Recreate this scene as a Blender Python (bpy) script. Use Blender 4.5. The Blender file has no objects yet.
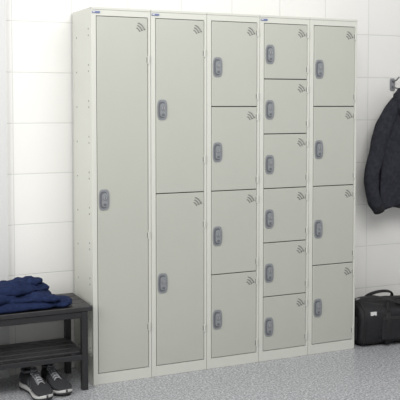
import bpy, bmesh, math, random
from mathutils import Vector, Matrix, noise
random.seed(4)
sc=bpy.context.scene
try:
    sc.view_settings.view_transform='Standard'
except Exception: pass

# ---------------------------------------------------------------- materials
def lin(c):
    c=c/255.0
    return c/12.92 if c<=0.04045 else ((c+0.055)/1.055)**2.4
def rgb(r,g,b): return (lin(r),lin(g),lin(b),1)
def mat(name,col,rough=.5,metal=0,noise_amt=0,noise_scale=40,bump=0,bump_scale=200,spec=.5):
    m=bpy.data.materials.new(name);m.use_nodes=True
    nt=m.node_tree;b=nt.nodes["Principled BSDF"]
    b.inputs["Base Color"].default_value=col
    b.inputs["Roughness"].default_value=rough
    b.inputs["Metallic"].default_value=metal
    b.inputs["Specular IOR Level"].default_value=spec
    tc=nt.nodes.new("ShaderNodeTexCoord")
    if noise_amt>0:
        n=nt.nodes.new("ShaderNodeTexNoise");n.inputs["Scale"].default_value=noise_scale
        n.inputs["Detail"].default_value=6
        nt.links.new(tc.outputs["Object"],n.inputs["Vector"])
        r=nt.nodes.new("ShaderNodeValToRGB")
        r.color_ramp.elements[0].position=.3;r.color_ramp.elements[1].position=.7
        r.color_ramp.elements[0].color=tuple(c*(1-noise_amt) for c in col[:3])+(1,)
        r.color_ramp.elements[1].color=tuple(min(1,c*(1+noise_amt)) for c in col[:3])+(1,)
        nt.links.new(n.outputs["Fac"],r.inputs["Fac"]);nt.links.new(r.outputs["Color"],b.inputs["Base Color"])
    if bump>0:
        n=nt.nodes.new("ShaderNodeTexNoise");n.inputs["Scale"].default_value=bump_scale
        nt.links.new(tc.outputs["Object"],n.inputs["Vector"])
        bp=nt.nodes.new("ShaderNodeBump");bp.inputs["Strength"].default_value=bump;bp.inputs["Distance"].default_value=.002
        nt.links.new(n.outputs["Fac"],bp.inputs["Height"]);nt.links.new(bp.outputs["Normal"],b.inputs["Normal"])
    return m
M={}
M['carcass']=mat('painted_steel_frame',rgb(208,209,201),.45,0,.015,3)
M['door']=mat('painted_steel_door',rgb(184,186,177),.42,0,.02,2)
M['gap']=mat('door_gap_painted_shade',rgb(92,92,88),.8)
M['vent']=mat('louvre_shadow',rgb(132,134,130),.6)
M['handle']=mat('handle_grey_plastic',rgb(136,139,143),.4)
M['handle_dark']=mat('handle_recess_plastic',rgb(102,104,109),.5)
M['chrome']=mat('lock_chrome',rgb(185,186,188),.35,.6)
M['blue']=mat('label_blue',rgb(108,120,160),.5)
M['bench']=mat('bench_black_wood',rgb(44,43,45),.4,0,.2,12)
M['bench_metal']=mat('bench_black_metal',rgb(38,38,40),.35)
M['navy']=mat('navy_cloth',rgb(34,44,74),.95,0,.25,60,.6,500,.1)
M['coat']=mat('charcoal_cloth',rgb(52,53,60),.95,0,.25,50,.6,500,.1)
M['coat_in']=mat('coat_lining',rgb(28,28,32),.95)
M['bag']=mat('black_nylon',rgb(37,37,40),.6,0,.2,80,.5,600,.3)
M['strap']=mat('bag_webbing',rgb(26,26,28),.7)
M['white']=mat('label_white',rgb(215,215,215),.6)
M['shoe']=mat('shoe_mesh',rgb(46,47,50),.8,0,.35,250)
M['shoe_grey']=mat('shoe_overlay_grey',rgb(84,86,90),.6)
M['sole']=mat('shoe_sole',rgb(196,196,194),.6)
M['outsole']=mat('shoe_outsole',rgb(50,50,52),.8)
M['lace']=mat('shoe_lace',rgb(165,167,170),.8)
M['lining']=mat('shoe_lining',rgb(20,20,22),.95)

def wall_mat(name,axis,base=(239,238,235),mortar=(216,216,213)):
    m=bpy.data.materials.new(name);m.use_nodes=True
    nt=m.node_tree;b=nt.nodes["Principled BSDF"];b.inputs["Roughness"].default_value=.5
    tc=nt.nodes.new("ShaderNodeTexCoord")
    sp=nt.nodes.new("ShaderNodeSeparateXYZ");cb=nt.nodes.new("ShaderNodeCombineXYZ")
    nt.links.new(tc.outputs["Object"],sp.inputs[0])
    nt.links.new(sp.outputs[axis],cb.inputs[0]);nt.links.new(sp.outputs[2],cb.inputs[1])
    br=nt.nodes.new("ShaderNodeTexBrick");br.offset=0
    br.inputs["Scale"].default_value=1;br.inputs["Brick Width"].default_value=.30;br.inputs["Row Height"].default_value=.25
    br.inputs["Mortar Size"].default_value=.003;br.inputs["Mortar Smooth"].default_value=.6
    br.inputs["Color1"].default_value=rgb(*base);br.inputs["Color2"].default_value=rgb(*[c-2 for c in base])
    br.inputs["Mortar"].default_value=rgb(*mortar)
    nt.links.new(cb.outputs[0],br.inputs["Vector"]);nt.links.new(br.outputs["Color"],b.inputs["Base Color"])
    n=nt.nodes.new("ShaderNodeTexNoise");n.inputs["Scale"].default_value=90
    nt.links.new(tc.outputs["Object"],n.inputs["Vector"])
    ma=nt.nodes.new("ShaderNodeMath");ma.operation='MULTIPLY_ADD';ma.inputs[1].default_value=-1
    ms=nt.nodes.new("ShaderNodeMath");ms.operation='MULTIPLY';ms.inputs[1].default_value=.15
    nt.links.new(n.outputs["Fac"],ms.inputs[0]);nt.links.new(br.outputs["Fac"],ma.inputs[0]);nt.links.new(ms.outputs[0],ma.inputs[2])
    bp=nt.nodes.new("ShaderNodeBump");bp.inputs["Strength"].default_value=.35;bp.inputs["Distance"].default_value=.004
    nt.links.new(ma.outputs[0],bp.inputs["Height"]);nt.links.new(bp.outputs["Normal"],b.inputs["Normal"])
    return m
M['wall_x']=wall_mat('white_wall_tiles_x',0)
M['wall_y']=wall_mat('white_wall_tiles_y',1)
M['pil']=mat('pilaster_paint',rgb(214,215,214),.5)

def floor_mat():
    m=bpy.data.materials.new('speckled_vinyl');m.use_nodes=True
    nt=m.node_tree;b=nt.nodes["Principled BSDF"];b.inputs["Roughness"].default_value=.34
    tc=nt.nodes.new("ShaderNodeTexCoord")
    def ramp(scale,p0,p1,c0,c1):
        n=nt.nodes.new("ShaderNodeTexNoise");n.inputs["Scale"].default_value=scale;n.inputs["Detail"].default_value=2
        nt.links.new(tc.outputs["Object"],n.inputs["Vector"])
        r=nt.nodes.new("ShaderNodeValToRGB");r.color_ramp.elements[0].position=p0;r.color_ramp.elements[1].position=p1
        r.color_ramp.elements[0].color=c0;r.color_ramp.elements[1].color=c1
        nt.links.new(n.outputs["Fac"],r.inputs["Fac"]);return r
    a=ramp(80,.40,.60,rgb(144,146,150),rgb(184,185,189))
    d=ramp(115,.36,.42,(1,1,1,1),(0,0,0,1))
    w=ramp(130,.59,.65,(0,0,0,1),(1,1,1,1))
    m1=nt.nodes.new("ShaderNodeMix");m1.data_type='RGBA';m1.inputs[7].default_value=rgb(104,106,112)
    nt.links.new(d.outputs[0],m1.inputs[0]);nt.links.new(a.outputs[0],m1.inputs[6])
    m2=nt.nodes.new("ShaderNodeMix");m2.data_type='RGBA';m2.inputs[7].default_value=rgb(222,223,226)
    nt.links.new(w.outputs[0],m2.inputs[0]);nt.links.new(m1.outputs[2],m2.inputs[6])
    nt.links.new(m2.outputs[2],b.inputs["Base Color"])
    return m
M['floor']=floor_mat()

# ---------------------------------------------------------------- mesh builder
class MB:
    def __init__(s,name): s.name=name;s.v=[];s.f=[];s.fm=[];s.fs=[];s.ms=[]
    def mi(s,k):
        if k not in s.ms:s.ms.append(k)
        return s.ms.index(k)
    def raw(s,vs,fs,k,smooth=True,mx=None):
        o=len(s.v)
        for p in vs:
            p=Vector(p); s.v.append(mx@p if mx else p)
        i=s.mi(k)
        for f in fs:
            s.f.append([a+o for a in f]);s.fm.append(i);s.fs.append(smooth)
    def bm(s,b,k,smooth=False,mx=None):
        b.verts.index_update();b.normal_update()
        s.raw([v.co.copy() for v in b.verts],[[v.index for v in f.verts] for f in b.faces],k,smooth,mx);b.free()
    def box(s,lo,hi,k,bev=0,seg=2,mx=None):
        b=bmesh.new();bmesh.ops.create_cube(b,size=1)
        lo=Vector(lo);hi=Vector(hi);c=(lo+hi)/2;d=hi-lo
        for v in b.verts:v.co=Vector((v.co.x*d.x,v.co.y*d.y,v.co.z*d.z))+c
        if bev:bmesh.ops.bevel(b,geom=list(b.edges),offset=bev,segments=seg,affect='EDGES',profile=.5)
        s.bm(b,k,False,mx)
    def cyl(s,c,r,h,axis,k,n=20,r2=None,mx=None):
        b=bmesh.new();bmesh.ops.create_cone(b,cap_ends=True,segments=n,radius1=r,radius2=r if r2 is None else r2,depth=h)
        R={'x':Matrix.Rotation(math.pi/2,4,'Y'),'y':Matrix.Rotation(math.pi/2,4,'X'),'z':Matrix.Identity(4)}[axis]
        bmesh.ops.transform(b,matrix=Matrix.Translation(c)@R,verts=b.verts);s.bm(b,k,False,mx)
    def loft(s,rings,k,caps=True,smooth=True,mx=None):
        n=len(rings[0]);vs=[p for r in rings for p in r];fs=[]
        for i in range(len(rings)-1):
            for j in range(n):
                fs.append([i*n+j,i*n+(j+1)%n,(i+1)*n+(j+1)%n,(i+1)*n+j])
        if caps:
            fs.append(list(range(n))[::-1]);fs.append([(len(rings)-1)*n+j for j in range(n)])
        s.raw(vs,fs,k,smooth,mx)
    def tube(s,pts,r,k,n=8,ry=None,up=None,mx=None):
        pts=[Vector(p) for p in pts];rings=[]
        for i,p in enumerate(pts):
            t=(pts[min(i+1,len(pts)-1)]-pts[max(i-1,0)]).normalized()
            u=Vector(up) if up else (Vector((0,0,1)) if abs(t.z)<.9 else Vector((0,1,0)))
            a=t.cross(u).normalized();b_=a.cross(t).normalized()
            rr=r[i] if isinstance(r,(list,tuple)) else r
            r2=rr if ry is None else (ry[i] if isinstance(ry,(list,tuple)) else ry)
            rings.append([p+a*rr*math.cos(q*2*math.pi/n)+b_*r2*math.sin(q*2*math.pi/n) for q in range(n)])
        s.loft(rings,k,True,True,mx)
    def plate(s,outline,y0,y1,k,bev=0,mx=None):
        b=bmesh.new();fv=[b.verts.new((x,y1,z)) for x,z in outline];f=b.faces.new(fv)
        r=bmesh.ops.extrude_face_region(b,geom=[f]);nv=[g for g in r['geom'] if isinstance(g,bmesh.types.BMVert)]
        for v in nv:v.co.y=y0
        bmesh.ops.recalc_face_normals(b,faces=b.faces)
        if bev:
            ed=[e for e in b.edges if all(abs(v.co.y-y0)<1e-6 for v in e.verts)]
            bmesh.ops.bevel(b,geom=ed,offset=bev,segments=2,affect='EDGES',profile=.5)
        s.bm(b,k,False,mx)
    def build(s,loc=(0,0,0),rotz=0,scale=1,fixn=True):
        me=bpy.data.meshes.new(s.name);me.from_pydata([tuple(v*scale) for v in s.v],[],s.f)
        for k in s.ms:me.materials.append(M[k])
        for i,p in enumerate(me.polygons):p.material_index=s.fm[i];p.use_smooth=s.fs[i]
        if fixn:
            b=bmesh.new();b.from_mesh(me);bmesh.ops.recalc_face_normals(b,faces=b.faces);b.to_mesh(me);b.free()
        me.update()
        o=bpy.data.objects.new(s.name,me);bpy.context.collection.objects.link(o)
        o.location=loc;o.rotation_euler=(0,0,rotz)
        return o
def rrect(cx,cz,w,h,r,n=6):
    out=[]
    for (sx,sz,a0) in ((1,1,0),(-1,1,90),(-1,-1,180),(1,-1,270)):
        for i in range(n+1):
            a=math.radians(a0+90*i/n)
            out.append((cx+sx*(w/2-r)+r*math.cos(a),cz+sz*(h/2-r)+r*math.sin(a)))
    return out
def interp(t,tab):
    for (a,b),(c,d) in zip(tab,tab[1:]):
        if t<=c:
            k=(t-a)/(c-a);k=max(0,min(1,k));return b+(d-b)*k
    return tab[-1][1]

# ---------------------------------------------------------------- room
YW=.315
def slab(name,lo,hi,k):
    m=MB(name);m.box(lo,hi,k);return m.build()
slab('floor',(-3.1,-5.6,-.1),(3.7,YW+.12,0),'floor')
slab('wall_back',(-3.1,YW,0),(3.7,YW+.12,2.9),'wall_x')
slab('wall_left',(-3.1,-5.6,0),(-3.0,YW,2.9),'wall_y')
slab('wall_right',(3.6,-5.6,0),(3.7,YW,2.9),'wall_y')
slab('pilaster',(-.85,YW-.02,0),(-.335,YW,2.9),'pil')

# ---------------------------------------------------------------- lockers
H=1.8;WD=.3;DP=.30;Z0=.056;Z1=1.757
def locker(idx,ndoors,label):
    m=MB('locker')
    e=.0008;x0=e;x1=WD-e
    m.box((x0,.021,0),(x1,DP,H),'carcass',.0015,1)
    SL=.024;SR=.014
    m.box((x0,0,0),(x0+SL,.021,H),'carcass',.002,2)
    m.box((x1-SR,0,0),(x1,.021,H),'carcass',.002,2)
    m.box((x0+SL-.001,.0005,0),(x1-SR+.001,.021,Z0-.003),'carcass',.001,1)
    m.box((x0+SL-.001,.0005,Z1+.003),(x1-SR+.001,.021,H),'carcass',.001,1)
    m.box((x0,-.003,H-.012),(x1,.01,H-.0005),'carcass',.002,2)
    m.box((x0+SL-.002,.010,Z0-.005),(x1-SR+.002,.0215,Z1+.005),'gap')  # dark sheet behind the doors paints shade into the gaps
    dz=(Z1-Z0)/ndoors
    xa=x0+SL+.002;xb=x1-SR-.0025
    for i in range(ndoors):
        b=Z0+i*dz+(.0022 if i else 0);t=Z0+(i+1)*dz-(.0022 if i<ndoors-1 else 0)
        m.box((xa,-.0025,b),(xb,.009,t),'door',.0028,3)
        for hz in ((b+.05,t-.05) if ndoors>2 else (b+.16,t-.16) if ndoors==2 else (b+.2,(b+t)/2-.2,t-.2)):
            m.cyl((xb+.003,-.004,hz),.0042,.036,'z','carcass',10)
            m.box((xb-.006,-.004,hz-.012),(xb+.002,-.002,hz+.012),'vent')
        cx=xb-.064;cz=t-.072
        for r in (.024,.037,.050):
            pts=[(cx+r*math.cos(math.radians(a)),-.0028,cz+r*math.sin(math.radians(a))) for a in range(18,82,8)]
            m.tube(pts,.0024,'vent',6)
            pts2=[(cx+(r+.0045)*math.cos(math.radians(a)),-.0024,cz+(r+.0045)*math.sin(math.radians(a))) for a in range(18,82,8)]
            m.tube(pts2,.0024,'door',6)
        # handle / lock set
        hz=(b+t)/2-.016;hx=xa+.031
        ol=[]
        for k in range(32):
            a=2*math.pi*k/32;c,s_=math.cos(a),math.sin(a)
            ol.append((hx+.0265*math.copysign(abs(c)**.55,c),hz+.050*math.copysign(abs(s_)**.6,s_)))
        m.plate(ol,-.0060,-.002,'handle',.0015)
        ol=[(hx-.003+(p[0]-hx)*.70,hz-.001+(p[1]-hz)*.82) for p in ol]
        m.plate(ol,-.0065,-.0058,'handle_dark',0)
        m.plate(rrect(hx+.003,hz-.002,.031,.066,.014),-.0095,-.0066,'handle',.0012)
        m.cyl((hx+.003,-.0110,hz+.008),.0100,.003,'y','handle',24)
        m.cyl((hx+.003,-.0130,hz+.008),.0070,.001,'y','chrome',24)
        m.box((hx+.0020,-.0140,hz+.002),(hx+.0040,-.0134,hz+.014),'lining')
        m.box((hx-.004,-.0110,hz-.029),(hx+.009,-.0093,hz-.018),'handle_dark',.0005,1)
    if label:
        m.box((x0+.004,-.0042,H-.0285),(x0+.042,-.0001,H-.0195),'blue')
        m.box((x0+.006,-.0046,H-.0255),(x0+.018,-.0042,H-.0215),'white')
    if idx==0 or idx==4:
        X=x0-.0006 if idx==0 else x1+.0006
        for yy in (.045,.235):
            for j in range(10):
                z=.14+j*.17
                for q in ((0,.03) if yy<.1 else (0,)):
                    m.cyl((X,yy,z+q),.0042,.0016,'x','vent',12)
    o=m.build((idx*WD,0,0));return o
for i,(n,l) in enumerate(((1,1),(2,1),(4,0),(6,1),(4,0))): locker(i,n,l)

# ---------------------------------------------------------------- bench
def bench():
    m=MB('slatted_bench')
    XR=-.02;XL=-1.32;yf=-.055;yb=.262;T=.40
    n=4;gap=.010;w=(yb-yf-gap*(n-1))/n
    for i in range(n):
        y=yf+i*(w+gap);m.box((XL,y,T-.024),(XR,y+w,T),'bench',.004,2)
    n=4;w2=(yb-yf-.06-gap*3)/4
    for i in range(4):
        y=yf+.03+i*(w2+gap);m.box((XL+.04,y,.170),(XR-.04,y+w2,.184),'bench',.003,2)
    for X in (XR-.05,XL+.02):
        for y in (yf+.005,yb-.035):
            m.box((X,y,0),(X+.03,y+.03,T-.0245),'bench_metal',.003,2)
        m.box((X+.001,yf+.02,T-.055),(X+.029,yb-.02,T-.0245),'bench_metal',.002,1)
        m.box((X+.002,yf+.02,.145),(X+.028,yb-.02,.170),'bench_metal',.002,1)
    for y in (yf+.008,yb-.032):
        m.box((XL+.04,y,T-.055),(XR-.04,y+.022,T-.0245),'bench_metal',.002,1)
        m.box((XL+.04,y,.145),(XR-.04,y+.022,.170),'bench_metal',.002,1)
    return m.build()
bench()

# ---------------------------------------------------------------- folded clothing
def soft_slab(m,c,l,k,seed,rot=0,amp=.012,ex=.35,exz=.7,nu=72,nv=36,fold=.0,ripple=14,zmin=None):
    R=Matrix.Rotation(rot,3,'Z');rings=[]
    def sg(v,e): return math.copysign(abs(v)**e,v)
    for i in range(nv+1):
        ph=-math.pi/2+math.pi*i/nv
        ph=max(-math.pi/2+.02,min(math.pi/2-.02,ph));ring=[]
        for j in range(nu):
            th=2*math.pi*j/nu
            cp=sg(math.cos(ph),exz)
            p=Vector((l[0]/2*cp*sg(math.cos(th),ex),l[1]/2*cp*sg(math.sin(th),ex),l[2]/2*sg(math.sin(ph),exz)))
            n1=noise.noise(Vector((p.x*9+seed,p.y*14,p.z*12)))
            n2=1-2*abs(noise.noise(Vector((p.x*ripple+seed*3,p.y*ripple*.7+p.x*8,p.z*20+seed))))
            out=Vector((cp*math.cos(th),cp*math.sin(th),sg(math.sin(ph),1)*1.2))
            p=p+out*(amp*n1+amp*.7*n2)
            p.z+=fold*math.sin(p.x*11+seed)*(1 if p.z>0 else .3)
            p=R@p+Vector(c)
            if zmin is not None:p.z=max(p.z,zmin)
            ring.append(p)
        rings.append(ring)
    m.loft(rings,k)
def clothes():
    m=MB('folded_navy_sweater');z=.4005
    soft_slab(m,(-.40,.075,z+.020),(.50,.27,.040),'navy',1.3,.04,.009,zmin=z,ripple=18)
    soft_slab(m,(-.40,.09,z+.050),(.42,.23,.040),'navy',4.1,-.10,.012,zmin=z,ripple=20,fold=.004)
    soft_slab(m,(-.335,.10,z+.080),(.27,.19,.042),'navy',9.2,.35,.016,exz=.95,ex=.7,fold=.010,zmin=z,ripple=22)
    soft_slab(m,(-.30,.12,z+.104),(.15,.11,.037),'navy',12.2,-.5,.013,exz=1,ex=.9,fold=.006,zmin=z,ripple=24)
    soft_slab(m,(-.20,.04,z+.018),(.20,.15,.034),'navy',7.7,-.35,.010,ex=.6,exz=.9,zmin=z,ripple=20)
    soft_slab(m,(-.25,.0,z+.048),(.19,.07,.026),'navy',2.2,-.55,.010,ex=.8,exz=.9,zmin=z,ripple=20)
    soft_slab(m,(-.45,-.01,z+.060),(.20,.06,.026),'navy',3.4,.30,.010,ex=.8,exz=.9,zmin=z,ripple=20)
    return m.build()
clothes()

# ---------------------------------------------------------------- trainers
def shoe(loc,rot,mir=1):
    m=MB('running_shoe');L=.285
    W=[(0,.004),(.02,.02),(.07,.031),(.15,.035),(.3,.034),(.45,.035),(.6,.042),(.72,.048),(.84,.046),(.92,.037),(.97,.024),(1,.005)]
    Hh=[(0,.062),(.03,.085),(.08,.095),(.2,.083),(.3,.086),(.4,.094),(.5,.082),(.62,.068),(.74,.057),(.86,.048),(.94,.040),(1,.024)]
    st=[0,.012,.03,.06,.1,.15,.2,.26,.32,.38,.44,.5,.56,.62,.68,.74,.8,.86,.91,.95,.98,1]
    def cx(s): return mir*.010*math.sin(s*math.pi*1.3)
    def ring(s,zb,zt,ws,ez=.6,n=28):
        w=interp(s,W)*ws;o=[]
        for j in range(n):
            a=2*math.pi*j/n;c,q=math.cos(a),math.sin(a)
            z=(zb+zt)/2+(zt-zb)/2*math.copysign(abs(q)**ez,q)
            x=cx(s)+w*math.copysign(abs(c)**.6,c)*(1 if q<0 else 1-.28*max(0,(zt-.045)/.05)*q)
            o.append((x,-(s-.5)*L,z))
        return o
    lift=lambda s:.012*max(0,(s-.75)/.25)**2
    m.loft([ring(s,.0+lift(s),.012+lift(s),1.03,.35) for s in st],'outsole')
    m.loft([ring(s,.009+lift(s),.031+lift(s)-.006*s+.006*(1-s),1.07,.35) for s in st],'sole')
    m.loft([ring(s,.025+lift(s)*.8,interp(s,Hh),1.0,.7) for s in st],'shoe')
    pts=[]
    for j in range(28):
        a=2*math.pi*j/28;s=.185+.15*math.cos(a)
        pts.append((cx(s)+.026*math.sin(a),-(s-.5)*L,.091+.010*abs(math.cos(a))))
    pts.append(pts[0]);m.tube(pts,.0065,'shoe_grey',8)
    rings=[]
    for zz,k in ((.102,.98),(.094,1.0),(.075,.9)):
        rings.append([(cx(.2)+.025*k*math.sin(2*math.pi*j/24),-((.185+.145*k*math.cos(2*math.pi*j/24))-.5)*L,zz if zz<.1 else .0935) for j in range(24)])
    m.loft(rings,'lining')
    m.tube([(cx(.5),-(.62-.5)*L,.070),(cx(.45),-(.5-.5)*L,.087),(cx(.4),-(.39-.5)*L,.102),(cx(.36),-(.34-.5)*L,.118)],[.014,.017,.019,.017],'shoe_grey',12,ry=.0045,up=(0,0,1))
    for i,s in enumerate((.40,.46,.52,.58,.64)):
        z=interp(s,Hh)+.005
        for d in (-1,1):
            m.tube([(cx(s)-.020*d,-(s-.5)*L,z-.010),(cx(s)-.008*d,-(s-.492)*L,z+.001),(cx(s)+.008*d,-(s-.47)*L,z),(cx(s)+.019*d,-(s-.455)*L,z-.010)],.0022,'lace',6)
    for d in (-1,1):
        m.tube([(cx(.4),-(.40-.5)*L,.104),(cx(.4)+.016*d,-(.41-.5)*L,.112),(cx(.4)+.028*d,-(.44-.5)*L,.098),(cx(.4)+.012*d,-(.43-.5)*L,.100)],.0022,'lace',6)
    for d in (-1,1):
        for s0 in (.42,.54,.66):
            pts=[]
            for t in range(6):
                s=s0+.05*t/5*-1;k=t/5
                w=interp(s,W);pts.append((cx(s)+d*(w*(1.01-.22*k*k)),-(s-.5)*L,.034+k*(interp(s,Hh)-.050)))
            m.tube(pts,.003,'shoe_grey',6,ry=.006)
    m.tube([(-.03*math.cos(math.radians(a)),L/2-.006-.03*(1-math.sin(math.radians(a)))*1.0,.05) for a in range(0,181,15)],.004,'shoe_grey',6,ry=.012)
    m.loft([ring(s,.026+lift(s),interp(s,Hh)*.55+.004,1.03,.6) for s in (.88,.92,.95,.98,1.0)],'shoe_grey')
    return m.build((loc[0],loc[1],.0005),rot,.95)
shoe((-.282,-.005,0),math.radians(12),1)
shoe((-.178,.03,0),math.radians(4),-1)

# ---------------------------------------------------------------- holdall bag
def bag():
    m=MB('black_holdall_bag');Lx=.50;n=40;rings=[]
    def sec(x,k=1.0):
        o=[]
        for j in range(n):
            a=2*math.pi*j/n;c,s=math.cos(a),math.sin(a)
            y=.135*k*math.copysign(abs(c)**.6,c)
            z=.118+(.118*k)*math.copysign(abs(s)**(.62 if s>0 else .4),s)
            p=Vector((x,y,z))
            nn=noise.noise(Vector((x*8,y*9+3,z*9)))+.5*(1-2*abs(noise.noise(Vector((x*16,y*14,z*14+5)))))
            p.y+=.014*nn*c; p.z+=.014*nn*max(0,s)-.014*max(0,s)*math.sin(math.pi*(x/Lx+.5))
            p.z=max(p.z,.0);o.append(p)
        return o
    for x,k in ((-.25,.80),(-.246,.90),(-.236,.965),(-.22,1),(-.18,1.0),(-.14,1.01),(-.10,1.0),(-.06,1.01),(-.02,1.0),(.02,1.0),(.06,1.0),(.10,1.0),(.14,1.0),(.18,1.0),(.22,1),(.236,.965),(.246,.9),(.25,.8)):
        rings.append(sec(x,k))
    m.loft(rings,'bag')
    for x in (-.232,.232):
        s=sec(x,1.0);m.tube(s+[s[0]],.0045,'strap',6)
    zt=[(x,0,.230-.012*math.sin(math.pi*(x/Lx+.5))) for x in [-.22+.044*i for i in range(11)]]
    m.tube(zt,.010,'strap',8,ry=.004)
    m.box((-.215,-.004,.232),(-.185,.004,.240),'chrome',.001,1)
    m.box((-.13,-.150,.035),(.13,-.12,.165),'bag',.012,3)
    m.tube([(-.12,-.149,.150),(.12,-.149,.150)],.003,'strap',6)
    m.box((-.262,-.085,.03),(-.24,.085,.16),'bag',.010,3)
    m.box((-.2640,.0,.10),(-.2615,.04,.125),'white')
    m.box((-.20,-.1445,.176),(-.165,-.139,.196),'white')
    for d in (-1,1):
        pts=[]
        for xs in (-.09,.09):
            m.tube([(xs,d*.137,.01),(xs,d*.148,.08),(xs,d*.150,.14),(xs,d*.132,.195)],.016,'strap',8,ry=.003,up=(0,1,0))
        for i in range(17):
            a=math.pi*i/16
            pts.append((-.09*math.cos(a),d*(.132-.06*math.sin(a)),.190+.060*math.sin(a)**.8+.004*d))
        m.tube(pts,.006,'strap',8,ry=.013,up=(0,1,.3))
    m.tube([(-.262,-.02,.13),(-.262,-.03,.18),(-.25,-.04,.218),(-.20,-.05,.246),(-.12,-.06,.250),(-.04,-.09,.240),(.05,-.12,.21),(.12,-.155,.15),(.18,-.158,.09)],.016,'strap',8,ry=.004,up=(0,-.3,1))
    return m.build((1.80,.088,.001),math.radians(-6),1.02)
bag()

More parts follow.
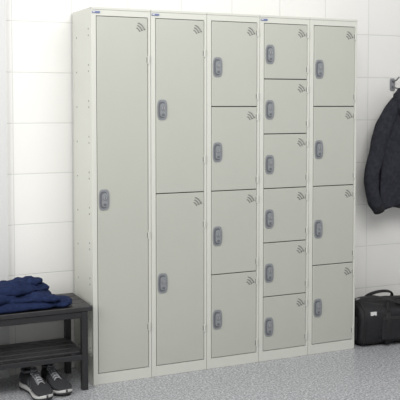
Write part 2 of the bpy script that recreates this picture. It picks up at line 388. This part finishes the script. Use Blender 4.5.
# ---------------------------------------------------------------- hanging jacket + hook
def jacket():
    m=MB('hanging_jacket');cx,cy=1.975,.215
    W=[(.74,.165),(.80,.178),(.88,.180),(1.0,.172),(1.12,.162),(1.2,.152),(1.27,.130),(1.32,.105),(1.37,.07),(1.425,.03)]
    D=[(.74,.060),(.88,.058),(1.1,.055),(1.25,.050),(1.34,.042),(1.425,.02)]
    rings=[];N=120;nz=48;zb=.74;zt=1.425
    for i in range(nz+1):
        z=zb+(zt-zb)*i/nz;w=interp(z,W);d=interp(z,D);low=max(0,(1.40-z)/.66);ring=[]
        for j in range(N):
            a=2*math.pi*j/N
            f=1+low**.6*.10*math.sin(a*8+z*1.2+1)+low*.06*math.sin(a*15+z*2)
            r=Vector((math.cos(a)*w*(1.08 if math.cos(a)<0 else 1),math.sin(a)*d,0))
            nn=noise.noise(Vector((math.cos(a)*2.5,math.sin(a)*2.5,z*3)))
            p=Vector((cx,cy,z))+r*(f+.08*nn)
            p.z+=(.016*math.sin(a*3+.6)+.012*noise.noise(Vector((a*2,0,1))))*max(0,1-i/6)
            p.y=min(p.y,YW-.006);ring.append(p)
        rings.append(ring)
    m.loft(rings,'coat')
    for sd,pts,r in ((-1,[(-.055,-.02,1.36),(-.115,-.03,1.29),(-.168,-.035,1.19),(-.212,-.04,1.07),(-.246,-.045,.95),(-.256,-.05,.87),(-.232,-.05,.79),(-.20,-.05,.735)],[.035,.047,.050,.048,.045,.043,.040,.036]),
                   (1,[(.055,-.02,1.34),(.11,-.035,1.26),(.15,-.04,1.14),(.18,-.045,1.02),(.19,-.05,.92),(.185,-.055,.82),(.17,-.06,.70)],[.035,.047,.050,.048,.045,.042,.038])):
        P=[];Rr=[]
        for i in range(len(pts)-1):
            for t in range(6):
                k=t/6;P.append(Vector(pts[i]).lerp(Vector(pts[i+1]),k));Rr.append(r[i]*(1-k)+r[i+1]*k)
        P.append(Vector(pts[-1]));Rr.append(r[-1])
        for _ in range(3):
            P=[P[0]]+[(P[i-1]+P[i]*2+P[i+1])/4 for i in range(1,len(P)-1)]+[P[-1]]
        rings=[]
        for i,p in enumerate(P):
            t=(P[min(i+1,len(P)-1)]-P[max(i-1,0)]).normalized();a_=t.cross(Vector((0,1,0))).normalized();b_=a_.cross(t)
            ring=[]
            for q in range(32):
                th=2*math.pi*q/32
                f=1+.10*noise.noise(Vector((math.cos(th)*1.5,math.sin(th)*1.5,i*.3+sd*4)))+.06*math.sin(i*.5+3*th)
                v=p+(a_*math.cos(th)+b_*math.sin(th)*.8)*Rr[i]*f+Vector((cx,cy,0))
                v.y=min(v.y,YW-.006);ring.append(v)
            rings.append(ring)
        m.loft(rings,'coat')
        e=P[-1]+Vector((cx,cy,0));dr=(P[-1]-P[-3]).normalized()
        m.tube([e-dr*.03,e+dr*.010],Rr[-1]*1.04,'coat_in',20,ry=Rr[-1]*.9)
    soft_slab(m,(cx-.015,cy-.035,1.350),(.14,.075,.16),'coat',5.5,.1,.012,ex=.8,exz=.9,nu=48,nv=28)
    soft_slab(m,(cx+.01,cy-.060,1.28),(.09,.045,.12),'coat',8.5,-.2,.010,ex=.8,exz=.9,nu=48,nv=28)
    m.tube([(cx+.01,cy-.060,1.22),(cx+.015,cy-.068,1.05),(cx+.01,cy-.070,.9),(cx+.012,cy-.070,.77)],.004,'coat_in',6)
    m.tube([(cx-.012,cy-.0,1.415),(cx-.008,cy+.0,1.435),(cx,cy,1.446),(cx+.008,cy,1.435),(cx+.012,cy,1.415)],.003,'coat_in',6)
    return m.build()
jacket()
def hook():
    m=MB('coat_hook');X=1.975
    m.plate(rrect(X,1.46,.035,.075,.012),YW-.006,YW,'handle',.0015)
    m.tube([(X,YW-.004,1.448),(X,YW-.05,1.436),(X,YW-.09,1.434),(X,YW-.112,1.442),(X,YW-.12,1.462)],.005,'handle',10)
    m.tube([(X,YW-.004,1.478),(X,YW-.04,1.486),(X,YW-.065,1.503)],.005,'handle',10)
    return m.build()
hook()

# ---------------------------------------------------------------- lights
def area(name,loc,tgt,sx,sy,e,col=(1,1,1)):
    l=bpy.data.lights.new(name,'AREA');l.shape='RECTANGLE';l.size=sx;l.size_y=sy;l.energy=e;l.color=col
    o=bpy.data.objects.new(name,l);bpy.context.collection.objects.link(o);o.location=loc
    o.rotation_euler=(Vector(tgt)-Vector(loc)).to_track_quat('-Z','Y').to_euler();return o
area('softbox_light_left',(-2.5,-1.3,1.9),(0,.1,.9),1.3,1.6,44,(1,.99,.97))
area('overhead_fill_light',(.5,-2.3,2.85),(.8,0,.5),2.4,1.1,62,(1,.99,.97))  # unseen overhead fill, added for general soft light
w=bpy.data.worlds.new('world');sc.world=w;w.use_nodes=True
w.node_tree.nodes['Background'].inputs[0].default_value=(.98,.99,1,1)
w.node_tree.nodes['Background'].inputs[1].default_value=.46

# ---------------------------------------------------------------- camera
cd=bpy.data.cameras.new('camera');cam=bpy.data.objects.new('camera',cd);bpy.context.collection.objects.link(cam)
cam.location=(-1.263,-3.9288,1.3476)
cam.rotation_euler=(math.pi/2-.0534,0,-.4349)
cd.sensor_width=36;cd.lens=.8699*1000/400*36;cd.shift_y=-.125;cd.clip_end=50
sc.camera=cam
